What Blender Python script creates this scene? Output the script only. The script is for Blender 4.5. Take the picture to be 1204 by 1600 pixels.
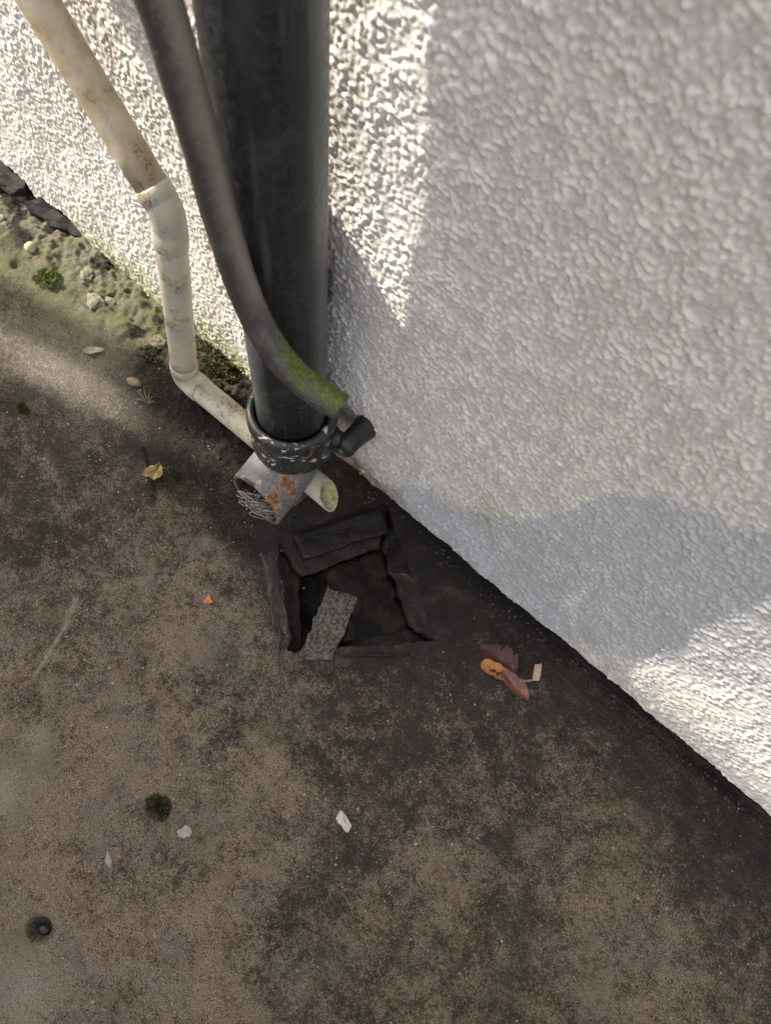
import bpy, bmesh, math, random
import numpy as np
from mathutils import Vector, Matrix, noise as mnoise

for o in list(bpy.data.objects):
    bpy.data.objects.remove(o, do_unlink=True)
scene = bpy.context.scene
C = scene.collection

# ------------------------------------------------------------------ camera
# hand-held phone, 1.1 m above the paving, 0.43 m out from the wall, looking steeply down
cam_d = bpy.data.cameras.new('camera')
cam = bpy.data.objects.new('camera', cam_d)
C.objects.link(cam)
CR = ((0.74326222, 0.63418666, -0.21299895),
      (0.66475538, -0.66430453, 0.34175982),
      (0.07524335, -0.39560936, -0.91533146))
cam.matrix_world = Matrix(((CR[0][0], -CR[0][1], -CR[0][2], 0.48102523),
                           (CR[1][0], -CR[1][1], -CR[1][2], -0.43157563),
                           (CR[2][0], -CR[2][1], -CR[2][2], 1.1),
                           (0, 0, 0, 1)))
cam_d.sensor_fit = 'HORIZONTAL'
cam_d.sensor_width = 36.0
cam_d.lens = 36.0 * 1180.0 / 1204.0
cam_d.clip_start = 0.01
cam_d.clip_end = 500
cam_d.dof.use_dof = True
cam_d.dof.focus_distance = 1.02
cam_d.dof.aperture_fstop = cam_d.lens / 3.6
scene.camera = cam

# ------------------------------------------------------------------ sky, sun, exposure
SUN = Vector((1.0, 0.28, -0.87)).normalized()          # the way the light travels
world = bpy.data.worlds.new('World')
scene.world = world
world.use_nodes = True
wn = world.node_tree
wn.nodes.clear()
w_out = wn.nodes.new('ShaderNodeOutputWorld')
w_bg = wn.nodes.new('ShaderNodeBackground')
w_sky = wn.nodes.new('ShaderNodeTexSky')
w_sky.sky_type = 'NISHITA'
w_sky.sun_disc = False
w_sky.sun_elevation = math.asin(-SUN.z)
w_sky.sun_rotation = math.atan2(-SUN.x, -SUN.y)
w_sky.air_density = 1.0
w_sky.dust_density = 4.0
w_sky.ozone_density = 1.0
w_hsv = wn.nodes.new('ShaderNodeHueSaturation')        # hazy sky, camera balanced for the shade
w_hsv.inputs['Saturation'].default_value = 0.16
w_bg.inputs['Strength'].default_value = 0.15
wn.links.new(w_sky.outputs[0], w_hsv.inputs['Color'])
wn.links.new(w_hsv.outputs[0], w_bg.inputs['Color'])
wn.links.new(w_bg.outputs[0], w_out.inputs['Surface'])

sun_d = bpy.data.lights.new('sun', 'SUN')
sun_d.energy = 3.3
sun_d.angle = math.radians(0.53)
sun_d.color = (1.0, 0.91, 0.76)
sun = bpy.data.objects.new('sun', sun_d)
C.objects.link(sun)
sun.rotation_euler = SUN.to_track_quat('-Z', 'Y').to_euler()
sun.location = (-3, -1, 3)

vs = scene.view_settings
vs.view_transform = 'Standard'
vs.look = 'None'
vs.exposure = 1.52
vs.gamma = 1.0
vs.use_curve_mapping = False
scene.render.engine = 'CYCLES'
scene.cycles.max_bounces = 8

# ------------------------------------------------------------------ helpers
rng = np.random.default_rng(7)
random.seed(7)

def hash2(ix, iy, s):
    h = (ix.astype(np.int64) * 374761393 + iy.astype(np.int64) * 668265263 + s * 1274126177) & 0xFFFFFFFF
    h = ((h ^ (h >> 13)) * 1274126177) & 0xFFFFFFFF
    h = (h ^ (h >> 16)) & 0xFFFFFFFF
    return h.astype(np.float64) / 4294967295.0

def vnoise(x, y, s=0):
    ix, iy = np.floor(x), np.floor(y)
    fx, fy = x - ix, y - iy
    fx = fx * fx * (3 - 2 * fx); fy = fy * fy * (3 - 2 * fy)
    a, b = hash2(ix, iy, s), hash2(ix + 1, iy, s)
    c, d = hash2(ix, iy + 1, s), hash2(ix + 1, iy + 1, s)
    return (a * (1 - fx) + b * fx) * (1 - fy) + (c * (1 - fx) + d * fx) * fy

def fbm(x, y, s=0, oct=4, gain=.5):
    t = 0; a = 1; n = 0
    for k in range(oct):
        t = t + a * vnoise(x * 2 ** k + 17.3 * k, y * 2 ** k - 9.1 * k, s + k); n += a; a *= gain
    return t / n

def domes(x, y, cell, s, rmin, rmax, ax=1.0, ex=.7):
    """height field of scattered rounded lumps, about one per cell"""
    u, v = x / cell, y / (cell * ax)
    iu, iv = np.floor(u), np.floor(v)
    h = np.zeros_like(u)
    for dx in (-1, 0, 1):
        for dy in (-1, 0, 1):
            cx, cy = iu + dx, iv + dy
            px = cx + hash2(cx, cy, s); py = cy + hash2(cx, cy, s + 1)
            R = rmin + (rmax - rmin) * hash2(cx, cy, s + 2)
            H = .45 + .55 * hash2(cx, cy, s + 3)
            d2 = ((u - px) ** 2 + (v - py) ** 2) / (R * R)
            h = np.maximum(h, H * np.clip(1 - d2, 0, 1) ** ex)
    return h

def sstep(a, b, x):
    t = np.clip((x - a) / (b - a), 0, 1)
    return t * t * (3 - 2 * t)

def seg_dist(x, y, pts):
    d = np.full_like(x, 1e9)
    for (ax, ay), (bx, by) in zip(pts[:-1], pts[1:]):
        t = np.clip(((x - ax) * (bx - ax) + (y - ay) * (by - ay)) / ((bx - ax) ** 2 + (by - ay) ** 2), 0, 1)
        d = np.minimum(d, np.hypot(x - ax - t * (bx - ax), y - ay - t * (by - ay)))
    return d

def spread(a, b, step, lo, hi, g=1.35):
    """coordinates dense between a and b, growing coarser out to lo and hi"""
    mid = list(np.arange(a, b + step * .5, step))
    L = []; s = step; x = a
    while x > lo + 1e-6:
        s *= g; x = max(lo, x - s); L.append(x)
    Rr = []; s = step; x = mid[-1]
    while x < hi - 1e-6:
        s *= g; x = min(hi, x + s); Rr.append(x)
    return np.array(L[::-1] + mid + Rr)

def grid_mesh(name, V, nu, nv, keep=None, attrs=None, flip=False):
    """V is (nv*nu, 3), row-major"""
    idx = np.arange(nu * nv, dtype=np.int32).reshape(nv, nu)
    q = np.stack([idx[:-1, :-1], idx[:-1, 1:], idx[1:, 1:], idx[1:, :-1]], -1).reshape(-1, 4)
    if flip: q = q[:, ::-1]
    if keep is not None: q = q[keep]
    me = bpy.data.meshes.new(name)
    me.vertices.add(len(V)); me.vertices.foreach_set('co', np.ascontiguousarray(V, dtype=np.float32).ravel())
    me.loops.add(q.size); me.loops.foreach_set('vertex_index', np.ascontiguousarray(q, dtype=np.int32).ravel())
    me.polygons.add(len(q))
    me.polygons.foreach_set('loop_start', np.arange(0, q.size, 4, dtype=np.int32))
    me.update(calc_edges=True)
    me.polygons.foreach_set('use_smooth', np.ones(len(q), dtype=bool))
    for k, a in (attrs or {}).items():
        at = me.attributes.new(k, 'FLOAT', 'POINT'); at.data.foreach_set('value', np.ascontiguousarray(a, dtype=np.float32).ravel())
    me.validate(); me.update()
    return me

def pyd(name, V, F, smooth=True, attrs=None):
    me = bpy.data.meshes.new(name)
    me.from_pydata([tuple(v) for v in V], [], F)
    for k, a in (attrs or {}).items():
        at = me.attributes.new(k, 'FLOAT', 'POINT'); at.data.foreach_set('value', np.asarray(a, dtype=np.float32))
    me.polygons.foreach_set('use_smooth', [smooth] * len(F))
    me.update()
    return me

def obj(name, me, mat, parent=None):
    o = bpy.data.objects.new(name, me)
    C.objects.link(o)
    if mat is not None and len(me.materials) == 0: me.materials.append(mat)
    if parent is not None:
        o.parent = parent
        o.matrix_parent_inverse = Matrix.Translation(-parent.location)
    return o

def empty(name, loc):
    o = bpy.data.objects.new(name, None); C.objects.link(o); o.location = loc; o.empty_display_size = .02
    return o

def tag(o, label, cat, group=None):
    o['label'] = label; o['category'] = cat
    if group: o['group'] = group
    return o

def fix_normals(me):
    bm = bmesh.new(); bm.from_mesh(me); bmesh.ops.recalc_face_normals(bm, faces=bm.faces); bm.to_mesh(me); bm.free()
    return me

def catmull(P, n):
    P = [Vector(p) for p in P]
    Q = [P[0] * 2 - P[1]] + P + [P[-1] * 2 - P[-2]]
    out = []
    for i in range(1, len(Q) - 2):
        for k in range(n):
            t = k / n
            a, b, c, d = Q[i - 1], Q[i], Q[i + 1], Q[i + 2]
            out.append(.5 * ((2 * b) + (c - a) * t + (2 * a - 5 * b + 4 * c - d) * t * t + (3 * b - a - 3 * c + d) * t ** 3))
    out.append(P[-1])
    return out

def tube(name, path, rad, seg=32, caps=(True, True), wall=None, end_cut=None, ref=Vector((0, 0, 1)), wob=0, flat=None):
    """swept round pipe; wall = thickness of an open bore; end_cut = normal of a mitred far end.
    attributes: s (distance along the pipe), a (angle round it, 0..1)"""
    path = [Vector(p) for p in path]
    n = len(path)
    if not hasattr(rad, '__len__'): rad = [rad] * n
    T = []
    for i in range(n):
        T.append((path[min(i + 1, n - 1)] - path[max(i - 1, 0)]).normalized())
    u = ref.cross(T[0])
    if u.length < 1e-3: u = Vector((1, 0, 0)).cross(T[0])
    u.normalize()
    V, S, A, F = [], [], [], []
    s = 0
    frames = []
    for i in range(n):
        u = (u - T[i] * u.dot(T[i])).normalized()
        frames.append((u.copy(), T[i].cross(u)))
    def ring(i, r, push=None):
        u, w = frames[i]
        base = len(V)
        for k in range(seg):
            an = 2 * math.pi * k / seg
            rr = r
            if wob: rr = r * (1 + wob * mnoise.noise(Vector((math.cos(an) * 1.5, math.sin(an) * 1.5, s * 30))))
            fl = flat if flat else 1.0
            p = path[i] + u * math.cos(an) * rr + w * math.sin(an) * rr * fl
            if end_cut is not None and i == n - 1:
                nrm, t = Vector(end_cut), T[i]
                p = p - t * ((p - path[i]).dot(nrm) / t.dot(nrm))
            V.append(p); S.append(s); A.append(k / seg)
        return base
    def join(a, b, inv=False):
        for k in range(seg):
            k2 = (k + 1) % seg
            F.append((a + k, a + k2, b + k2, b + k) if not inv else (a + k, b + k, b + k2, a + k2))
    rings = []
    for i in range(n):
        if i: s += (path[i] - path[i - 1]).length
        rings.append(ring(i, rad[i]))
    for a, b in zip(rings[:-1], rings[1:]): join(a, b)
    if wall:
        s_end = s
        inner = [ring(i, rad[i] - wall) for i in range(n - 1, -1, -1)]
        join(rings[-1], inner[0])
        for a, b in zip(inner[:-1], inner[1:]): join(a, b)
        F.append(tuple(inner[-1] + k for k in range(seg)))
        F.append(tuple(rings[0] + k for k in range(seg - 1, -1, -1)))
    else:
        if caps[0]: F.append(tuple(rings[0] + k for k in range(seg - 1, -1, -1)))
        if caps[1]: F.append(tuple(rings[-1] + k for k in range(seg)))
    me = pyd(name, V, F, True, dict(s=S, a=A))
    return fix_normals(me)

def line(a, b, n):
    a, b = Vector(a), Vector(b)
    return [a.lerp(b, i / n) for i in range(n + 1)]

def lathe(name, prof, x, y, seg=48, wob=0):
    """profile of (radius, z) turned about a vertical axis"""
    V, F = [], []
    for r, z in prof:
        for k in range(seg):
            an = 2 * math.pi * k / seg
            rr = r * (1 + wob * mnoise.noise(Vector((math.cos(an) * 2, math.sin(an) * 2, z * 40))))
            V.append((x + rr * math.cos(an), y + rr * math.sin(an), z))
    for i in range(len(prof) - 1):
        for k in range(seg):
            k2 = (k + 1) % seg
            F.append((i * seg + k, i * seg + k2, (i + 1) * seg + k2, (i + 1) * seg + k))
    return fix_normals(pyd(name, V, F))

def slab(name, quad, thick, n=10, amp=.0015, sc=60, smooth=True):
    """uneven plate: top follows the four corners, sides drop by thick"""
    q = [Vector(p) for p in quad]
    V, F = [], []
    nrm = (q[1] - q[0]).cross(q[3] - q[0]).normalized()
    if nrm.z < 0: nrm = -nrm
    for layer in (0, 1):
        for j in range(n + 1):
            for i in range(n + 1):
                u, v = i / n, j / n
                p = q[0].lerp(q[1], u).lerp(q[3].lerp(q[2], u), v)
                nn = (mnoise.noise_vector(p * sc) + mnoise.noise_vector(p * sc * 3.1) * .45) * amp
                e = 1 if (i in (0, n) or j in (0, n)) else 0
                p = p + nn * (1.6 if e else 1) - nrm * (thick * layer + (.0012 * e if layer == 0 else 0))
                V.append(p)
    m = (n + 1) ** 2
    for j in range(n):
        for i in range(n):
            a = j * (n + 1) + i
            F.append((a, a + 1, a + n + 2, a + n + 1))
            F.append((m + a, m + a + n + 1, m + a + n + 2, m + a + 1))
    bd = [i for i in range(n)] + [j * (n + 1) + n for j in range(n)] + [n * (n + 1) + n - i for i in range(n)] + [(n - j) * (n + 1) for j in range(n)]
    for k in range(len(bd)):
        a, b = bd[k], bd[(k + 1) % len(bd)]
        F.append((a, b, m + b, m + a))
    return fix_normals(pyd(name, V, F, smooth))

def stone(name, loc, r, sq=(1, 1, .7), seed=0, rough=.35, sub=3, rz=0.0):
    bm = bmesh.new()
    bmesh.ops.create_icosphere(bm, subdivisions=sub, radius=1)
    rot = Matrix.Rotation(rz, 3, 'Z')
    for v in bm.verts:
        d = 1 + rough * mnoise.noise(v.co * 1.3 + Vector((seed * 7.1, 0, 0))) + rough * .4 * mnoise.noise(v.co * 3.5 + Vector((0, seed * 3.3, 0)))
        v.co = rot @ Vector((v.co.x * d * sq[0], v.co.y * d * sq[1], v.co.z * d * sq[2])) * r + Vector(loc)
    me = bpy.data.meshes.new(name); bm.to_mesh(me); bm.free()
    me.polygons.foreach_set('use_smooth', [rough < .5] * len(me.polygons))
    return me

# ------------------------------------------------------------------ materials
class Nt:
    """small builder for node trees"""
    def __init__(s, name):
        s.m = bpy.data.materials.new(name); s.m.use_nodes = True
        s.t = s.m.node_tree; s.t.nodes.clear()
        s.out = s.t.nodes.new('ShaderNodeOutputMaterial')
        s.b = s.t.nodes.new('ShaderNodeBsdfPrincipled')
        s.t.links.new(s.b.outputs[0], s.out.inputs['Surface'])
        s.co = s.t.nodes.new('ShaderNodeTexCoord').outputs['Object']
    def put(s, sock, v):
        if v is None: return
        if hasattr(v, 'is_linked') or hasattr(v, 'node'): s.t.links.new(v, sock)
        else:
            if isinstance(v, tuple) and len(v) == 3 and len(sock.default_value) == 4: v = v + (1.0,)
            sock.default_value = v
    def set(s, **k):
        for n, v in k.items(): s.put(s.b.inputs[n.replace('_', ' ')], v)
    def attr(s, n):
        a = s.t.nodes.new('ShaderNodeAttribute'); a.attribute_name = n; return a.outputs['Fac']
    def scale(s, v, vec=None):
        m = s.t.nodes.new('ShaderNodeMapping'); m.inputs['Scale'].default_value = v
        s.t.links.new(vec or s.co, m.inputs['Vector']); return m.outputs[0]
    def noise(s, sc, det=4, rough=.55, vec=None, dist=0):
        n = s.t.nodes.new('ShaderNodeTexNoise'); n.inputs['Scale'].default_value = sc
        n.inputs['Detail'].default_value = det; n.inputs['Roughness'].default_value = rough
        n.inputs['Distortion'].default_value = dist
        s.t.links.new(vec or s.co, n.inputs['Vector']); return n.outputs['Fac']
    def vor(s, sc, feature='F1', out='Distance', vec=None):
        n = s.t.nodes.new('ShaderNodeTexVoronoi'); n.feature = feature; n.inputs['Scale'].default_value = sc
        s.t.links.new(vec or s.co, n.inputs['Vector']); return n.outputs[out]
    def math(s, op, a, b=None, clamp=False):
        n = s.t.nodes.new('ShaderNodeMath'); n.operation = op; n.use_clamp = clamp
        s.put(n.inputs[0], a)
        if b is not None: s.put(n.inputs[1], b)
        return n.outputs[0]
    def ramp(s, f, a, b, lo=0.0, hi=1.0):
        n = s.t.nodes.new('ShaderNodeMapRange'); n.interpolation_type = 'SMOOTHSTEP'
        n.inputs['From Min'].default_value = a; n.inputs['From Max'].default_value = b
        n.inputs['To Min'].default_value = lo; n.inputs['To Max'].default_value = hi
        s.put(n.inputs['Value'], f); return n.outputs[0]
    def mix(s, f, a, b, mode='MIX'):
        n = s.t.nodes.new('ShaderNodeMix'); n.data_type = 'RGBA'; n.blend_type = mode
        s.put(n.inputs[0], f); s.put(n.inputs[6], a); s.put(n.inputs[7], b); return n.outputs[2]
    def bump(s, h, st=.5, d=.001, nrm=None):
        n = s.t.nodes.new('ShaderNodeBump'); n.inputs['Strength'].default_value = st; n.inputs['Distance'].default_value = d
        s.put(n.inputs['Height'], h)
        if nrm is not None: s.t.links.new(nrm, n.inputs['Normal'])
        return n.outputs[0]

def m_wall():
    t = Nt('painted_pebbledash')
    cav, alg, shade_tint, brn, foot = (t.attr(k) for k in ('cav', 'algae', 'shade_tint', 'brown', 'foot'))
    n1 = t.noise(9, 4); n2 = t.noise(420, 3, .6); n3 = t.noise(60, 4)
    c = t.mix(t.ramp(n1, .35, .7), (.80, .768, .715), (.77, .745, .70))
    c = t.mix(t.math('MULTIPLY', t.ramp(n3, .5, .72), .25), c, (.70, .62, .50))
    c = t.mix(t.math('MULTIPLY', t.ramp(t.noise(150, 2), .60, .70), .55), c, (.72, .59, .44))
    c = t.mix(shade_tint, c, (.53, .545, .585))
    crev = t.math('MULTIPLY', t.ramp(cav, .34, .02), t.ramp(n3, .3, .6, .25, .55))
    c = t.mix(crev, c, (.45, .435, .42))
    c = t.mix(t.math('MULTIPLY', brn, t.ramp(n3, .25, .7, .45, 1.0)), c, (.20, .125, .065))
    c = t.mix(t.math('MULTIPLY', alg, t.ramp(n3, .3, .65, .35, 1.0)), c, (.30, .31, .13))
    c = t.mix(t.math('MULTIPLY', foot, .75), c, (.30, .30, .29))
    sp = t.ramp(t.vor(55), .10, .05)
    c = t.mix(t.math('MULTIPLY', sp, t.ramp(t.noise(35, 2), .62, .7)), c, (.10, .08, .06))
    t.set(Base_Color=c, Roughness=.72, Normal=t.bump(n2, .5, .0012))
    return t.m

def m_ground():
    t = Nt('weathered_concrete')
    sand, moss, wet, pale, dirt = (t.attr(k) for k in ('sand', 'moss', 'wet', 'pale', 'dirt'))
    g1 = t.noise(400, 4, .8); g2 = t.noise(760, 2, .6); md = t.noise(34, 8, .68); lo = t.noise(11, 4)
    v1 = t.vor(300, out='Color')
    base = t.mix(t.ramp(lo, .35, .65), (.024, .0205, .017), (.042, .034, .027))
    base = t.mix(t.math('MULTIPLY', t.ramp(g2, .45, .7), .8), base, (.075, .063, .053))
    thr = t.math('ADD', t.math('MULTIPLY', g1, 1.0), t.math('ADD', t.math('MULTIPLY', md, .62), t.math('MULTIPLY', t.noise(120, 5, .75), .5)))
    thr = t.math('ADD', thr, t.math('MULTIPLY', sand, .42))
    gr = t.ramp(thr, 1.13, 1.40)
    hue1 = t.noise(7, 5, .6, None, .5); hue2 = t.noise(23, 5, .65)
    sandc = t.mix(t.ramp(lo, .38, .62), (.35, .268, .195), (.30, .248, .195))
    sandc = t.mix(t.ramp(g2, .42, .62), sandc, (.085, .067, .052))
    sandc = t.mix(t.math('MULTIPLY', t.ramp(hue1, .52, .66), .6), sandc, (.15, .155, .10))
    sandc = t.mix(t.math('MULTIPLY', t.ramp(hue2, .52, .68), .55), sandc, (.24, .15, .105))
    sandc = t.mix(t.math('MULTIPLY', t.ramp(t.noise(17, 5, .65, t.scale((1, 1, 1)), 1.0), .54, .66), .6), sandc, (.15, .14, .145))
    c = t.mix(gr, base, sandc)
    c = t.mix(t.math('MULTIPLY', t.attr('rust'), t.ramp(md, .35, .6, .4, 1.0)), c, (.085, .042, .024))
    c = t.mix(t.math('MULTIPLY', pale, t.ramp(g1, .35, .6, .4, 1.0)), c, (.42, .40, .35))
    c = t.mix(t.math('MULTIPLY', moss, t.ramp(t.math('ADD', t.math('MULTIPLY', md, .5), t.math('MULTIPLY', g1, .5)), .40, .60, .1, .9)), c, (.135, .140, .052))
    c = t.mix(t.math('MULTIPLY', dirt, t.ramp(g1, .40, .66, 1.0, .6)), c, (.011, .0095, .008))
    pit = t.math('MULTIPLY', t.ramp(t.vor(120), .20, .10), t.ramp(t.noise(61, 2), .5, .6))
    c = t.mix(t.math('MULTIPLY', pit, .8), c, (.012, .010, .009))
    spk = t.math('MULTIPLY', t.ramp(t.vor(85), .085, .055), t.ramp(t.noise(47, 2), .5, .62))
    c = t.mix(spk, c, (.45, .43, .39))
    st = t.noise(9, 5, .65, t.scale((1.0, 11.0, 1.0)), .4)
    c = t.mix(t.math('MULTIPLY', t.math('MULTIPLY', t.attr('streak'), t.ramp(st, .47, .66)), .3), c, (.15, .125, .105))
    c = t.mix(t.math('MULTIPLY', wet, t.ramp(t.math('ADD', t.math('MULTIPLY', md, .5), t.math('MULTIPLY', g1, .5)), .38, .62, .85, .45)), c, (.016, .0145, .014))
    h = t.math('ADD', t.math('MULTIPLY', g1, 1.0), t.math('MULTIPLY', g2, .5))
    h = t.math('ADD', h, t.math('MULTIPLY', md, 1.2))
    r = t.ramp(wet, .2, 1.0, .9, .5)
    t.set(Base_Color=c, Roughness=r, Normal=t.bump(h, 1.0, .0040), Specular_IOR_Level=.22)
    return t.m

def m_iron(name, base, streak, rust=0.0, chips=0.0, rough=.42):
    t = Nt(name)
    n1 = t.noise(30, 5, .6, t.scale((1, 1, .18))); n2 = t.noise(160, 4, .6); n3 = t.noise(55, 4, .55)
    c = t.mix(t.ramp(n1, .48, .75), base, streak)
    n5 = t.noise(60, 4, .6, t.scale((1, 1, .05)))
    c = t.mix(t.math('MULTIPLY', t.ramp(n5, .56, .74), .6), c, tuple(v * 2.2 for v in streak))
    c = t.mix(t.math('MULTIPLY', t.ramp(n2, .55, .75), .5), c, tuple(v * 2.2 for v in base))
    gm = t.math('MULTIPLY', t.ramp(t.noise(24, 8, .72), .50, .68), .5)
    c = t.mix(gm, c, tuple(v * 3.2 + .01 for v in base))
    if chips:
        k = t.ramp(t.noise(48, 4, .55, t.scale((1, 1, 1.8))), .72 - .1 * chips, .735 - .1 * chips)
        c = t.mix(k, c, (.50, .48, .43))
    if rust:
        k = t.ramp(n3, .62 - .2 * rust, .72 - .2 * rust)
        c = t.mix(k, c, t.mix(t.ramp(n2, .4, .65), (.30, .10, .03), (.42, .24, .12)))
    fd = t.math('MULTIPLY', t.attr('chalk_sheen'), t.ramp(t.math('ADD', t.math('MULTIPLY', n1, .6), t.math('MULTIPLY', n2, .4)), .36, .60, .25, 1.0))
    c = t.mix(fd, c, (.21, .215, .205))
    h = t.math('ADD', t.math('MULTIPLY', n1, .6), t.math('MULTIPLY', n2, .5))
    t.set(Base_Color=c, Roughness=t.ramp(n2, .3, .7, rough - .1, rough + .2), Normal=t.bump(h, .6, .0014))
    return t.m

def m_shoe():
    t = Nt('grey_flaking_iron_paint')
    n2 = t.noise(170, 4, .6); n3 = t.noise(38, 5, .6)
    edge = t.attr('edge')
    c = t.mix(t.ramp(n2, .4, .7), (.13, .13, .13), (.20, .19, .175))
    c = t.mix(t.ramp(t.math('ADD', n3, t.math('MULTIPLY', edge, .20)), .66, .69), c, (.42, .37, .30))
    k = t.ramp(t.math('ADD', n3, t.math('MULTIPLY', edge, .26)), .68, .80)
    c = t.mix(k, c, t.mix(t.ramp(n2, .4, .62), (.15, .055, .025), (.30, .17, .09)))
    t.set(Base_Color=c, Roughness=.6, Normal=t.bump(t.math('ADD', n3, n2), .6, .0014))
    return t.m

def m_rust():
    t = Nt('rusty_bore')
    n = t.noise(90, 5, .65)
    t.set(Base_Color=t.mix(t.ramp(n, .35, .65), (.035, .014, .008), (.17, .055, .025)), Roughness=.85, Normal=t.bump(n, .8, .002))
    return t.m

def m_cream(name, dirt, tone=(.60, .53, .42)):
    t = Nt(name)
    n1 = t.noise(26, 5, .6); n2 = t.noise(210, 3, .6); n3 = t.noise(14, 4, .55); sp = t.vor(85)
    c = t.mix(t.ramp(n3, .3, .7), tone, tuple(v * .82 for v in tone))
    if dirt:
        c = t.mix(t.ramp(n1, .62 - dirt * .38, .80 - dirt * .2), c, (.36, .28, .18))
        k = t.math('MULTIPLY', t.ramp(n3, .54, .62), t.ramp(n2, .35, .6))
        c = t.mix(k, c, (.46, .45, .40))
        k = t.math('MULTIPLY', t.ramp(n1, .52, .68), t.ramp(n2, .48, .6))
        c = t.mix(t.math('MULTIPLY', k, .8), c, (.085, .075, .05))
    k = t.math('MULTIPLY', t.ramp(n2, .56, .66), t.ramp(n1, .5, .62))
    c = t.mix(t.math('MULTIPLY', k, .25), c, (.20, .15, .10))
    c = t.mix(t.math('MULTIPLY', t.ramp(sp, .07, .04), t.ramp(n3, .5, .6)), c, (.07, .05, .04))
    t.set(Base_Color=c, Roughness=.5, Normal=t.bump(t.math('ADD', n2, n1), .25, .0008))
    return t.m

def m_hose():
    t = Nt('dusty_grey_plastic')
    a, s = t.attr('a'), t.attr('s')
    n1 = t.noise(40, 5, .6); n2 = t.noise(240, 3, .6); n3 = t.noise(60, 7, .75, None, .8)
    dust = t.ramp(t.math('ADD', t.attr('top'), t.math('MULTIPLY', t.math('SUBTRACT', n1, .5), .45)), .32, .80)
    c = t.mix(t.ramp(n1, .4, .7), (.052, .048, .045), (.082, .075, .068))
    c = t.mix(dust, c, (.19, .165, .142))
    c = t.mix(t.math('MULTIPLY', t.ramp(n2, .6, .72), .5), c, (.26, .24, .20))
    k = t.ramp(t.math('ADD', t.math('MULTIPLY', t.attr('alg'), .54), t.math('MULTIPLY', n3, 1.3)), .92, 1.22)
    c = t.mix(k, c, t.mix(t.ramp(n2, .35, .65), (.065, .085, .014), (.150, .185, .030)))
    t.set(Base_Color=c, Roughness=t.ramp(k, 0, 1, .33, .9), Normal=t.bump(t.math('ADD', n2, t.math('MULTIPLY', k, 1.5)), .4, .0012))
    return t.m

def m_plain(name, c1, c2, sc=60, rough=.7, bump=.4, dist=.0015, spec=.5):
    t = Nt(name)
    n = t.noise(sc, 5, .6); n2 = t.noise(sc * 5, 3, .6)
    t.set(Base_Color=t.mix(t.ramp(t.math('ADD', t.math('MULTIPLY', n, .7), t.math('MULTIPLY', n2, .3)), .36, .64), c1, c2), Roughness=rough,
          Normal=t.bump(t.math('ADD', n, t.math('MULTIPLY', n2, .5)), bump, dist), Specular_IOR_Level=spec)
    return t.m

def m_leaf(name, c1, c2, vein, rough=.35):
    t = Nt(name)
    n = t.noise(90, 5, .6); v = t.attr('vein')
    c = t.mix(t.ramp(n, .35, .65), c1, c2)
    c = t.mix(t.math('MULTIPLY', v, .7), c, vein)
    t.set(Base_Color=c, Roughness=rough, Normal=t.bump(t.math('ADD', t.math('MULTIPLY', v, -.8), t.noise(260, 3)), .5, .001))
    return t.m

def m_moss(name, c1, c2):
    t = Nt(name)
    a = t.attr('tone')
    t.set(Base_Color=t.mix(a, c1, c2), Roughness=.8, Specular_IOR_Level=.2)
    return t.m

def m_shard():
    t = Nt('reflected_roughcast')
    n = t.noise(60, 5, .6)
    c = t.mix(t.ramp(t.attr('cav'), -.1, .85), (.030, .027, .023), (.145, .134, .116))
    c = t.mix(t.math('MULTIPLY', t.ramp(n, .45, .65), .6), c, (.035, .030, .026))
    t.set(Base_Color=c, Roughness=.7, Normal=t.bump(t.noise(300, 3), .5, .001), Specular_IOR_Level=.3)
    return t.m

def m_water():
    t = Nt('still_dark_water')
    silt = t.mix(t.ramp(t.noise(26, 6, .65, None, .6), .42, .66), (.006, .0055, .005), (.030, .021, .014))
    t.set(Base_Color=silt, Roughness=.05, IOR=1.33, Normal=t.bump(t.noise(30, 2), .06, .002))
    return t.m

M = dict(wall=m_wall(), ground=m_ground(),
         iron=m_iron('black_iron_paint', (.012, .0125, .013), (.034, .035, .035)),
         socket=m_iron('chipped_black_iron_paint', (.022, .023, .024), (.065, .066, .066), rust=.14, chips=1.0),
         shoe=m_shoe(), rust=m_rust(),
         cream=m_cream('cream_plastic', 0.40), cream_dirty=m_cream('cream_plastic_dirty', .8, (.52, .45, .34)), cream_fit=m_cream('cream_fitting', 0.15, (.55, .50, .405)),
         bore=m_leaf('mossy_bore', (.26, .30, .05), (.58, .56, .36), (.5, .5, .3), .7),
         hose=m_hose(), dark=m_plain('dark_bore', (.01, .01, .01), (.02, .02, .018)),
         ledge=m_plain('wet_dark_stone', (.005, .004, .0035), (.015, .011, .009), 45, .5, .8, .003, .3),
         ledge2=m_plain('wet_brown_clay', (.010, .0065, .005), (.028, .018, .013), 45, .5, .8, .003, .3),
         water=m_water(),
         wire=m_plain('galvanised_wire', (.10, .095, .09), (.34, .335, .32), 200, .4, .2, .0005),
         slate=m_plain('grey_slate', (.012, .011, .011), (.034, .030, .029), 50, .8, .6, .002, .2),
         slate_grey=m_plain('pale_slate_edge', (.016, .015, .013), (.046, .043, .038), 70, .5, .5, .002),
         mortar=m_plain('broken_mortar', (.13, .12, .08), (.23, .205, .15), 120, .9, .8, .003),
         rubble=m_plain('dark_rubble', (.07, .062, .045), (.15, .135, .10), 120, .9, .8, .003))
SHELL = {}

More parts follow.
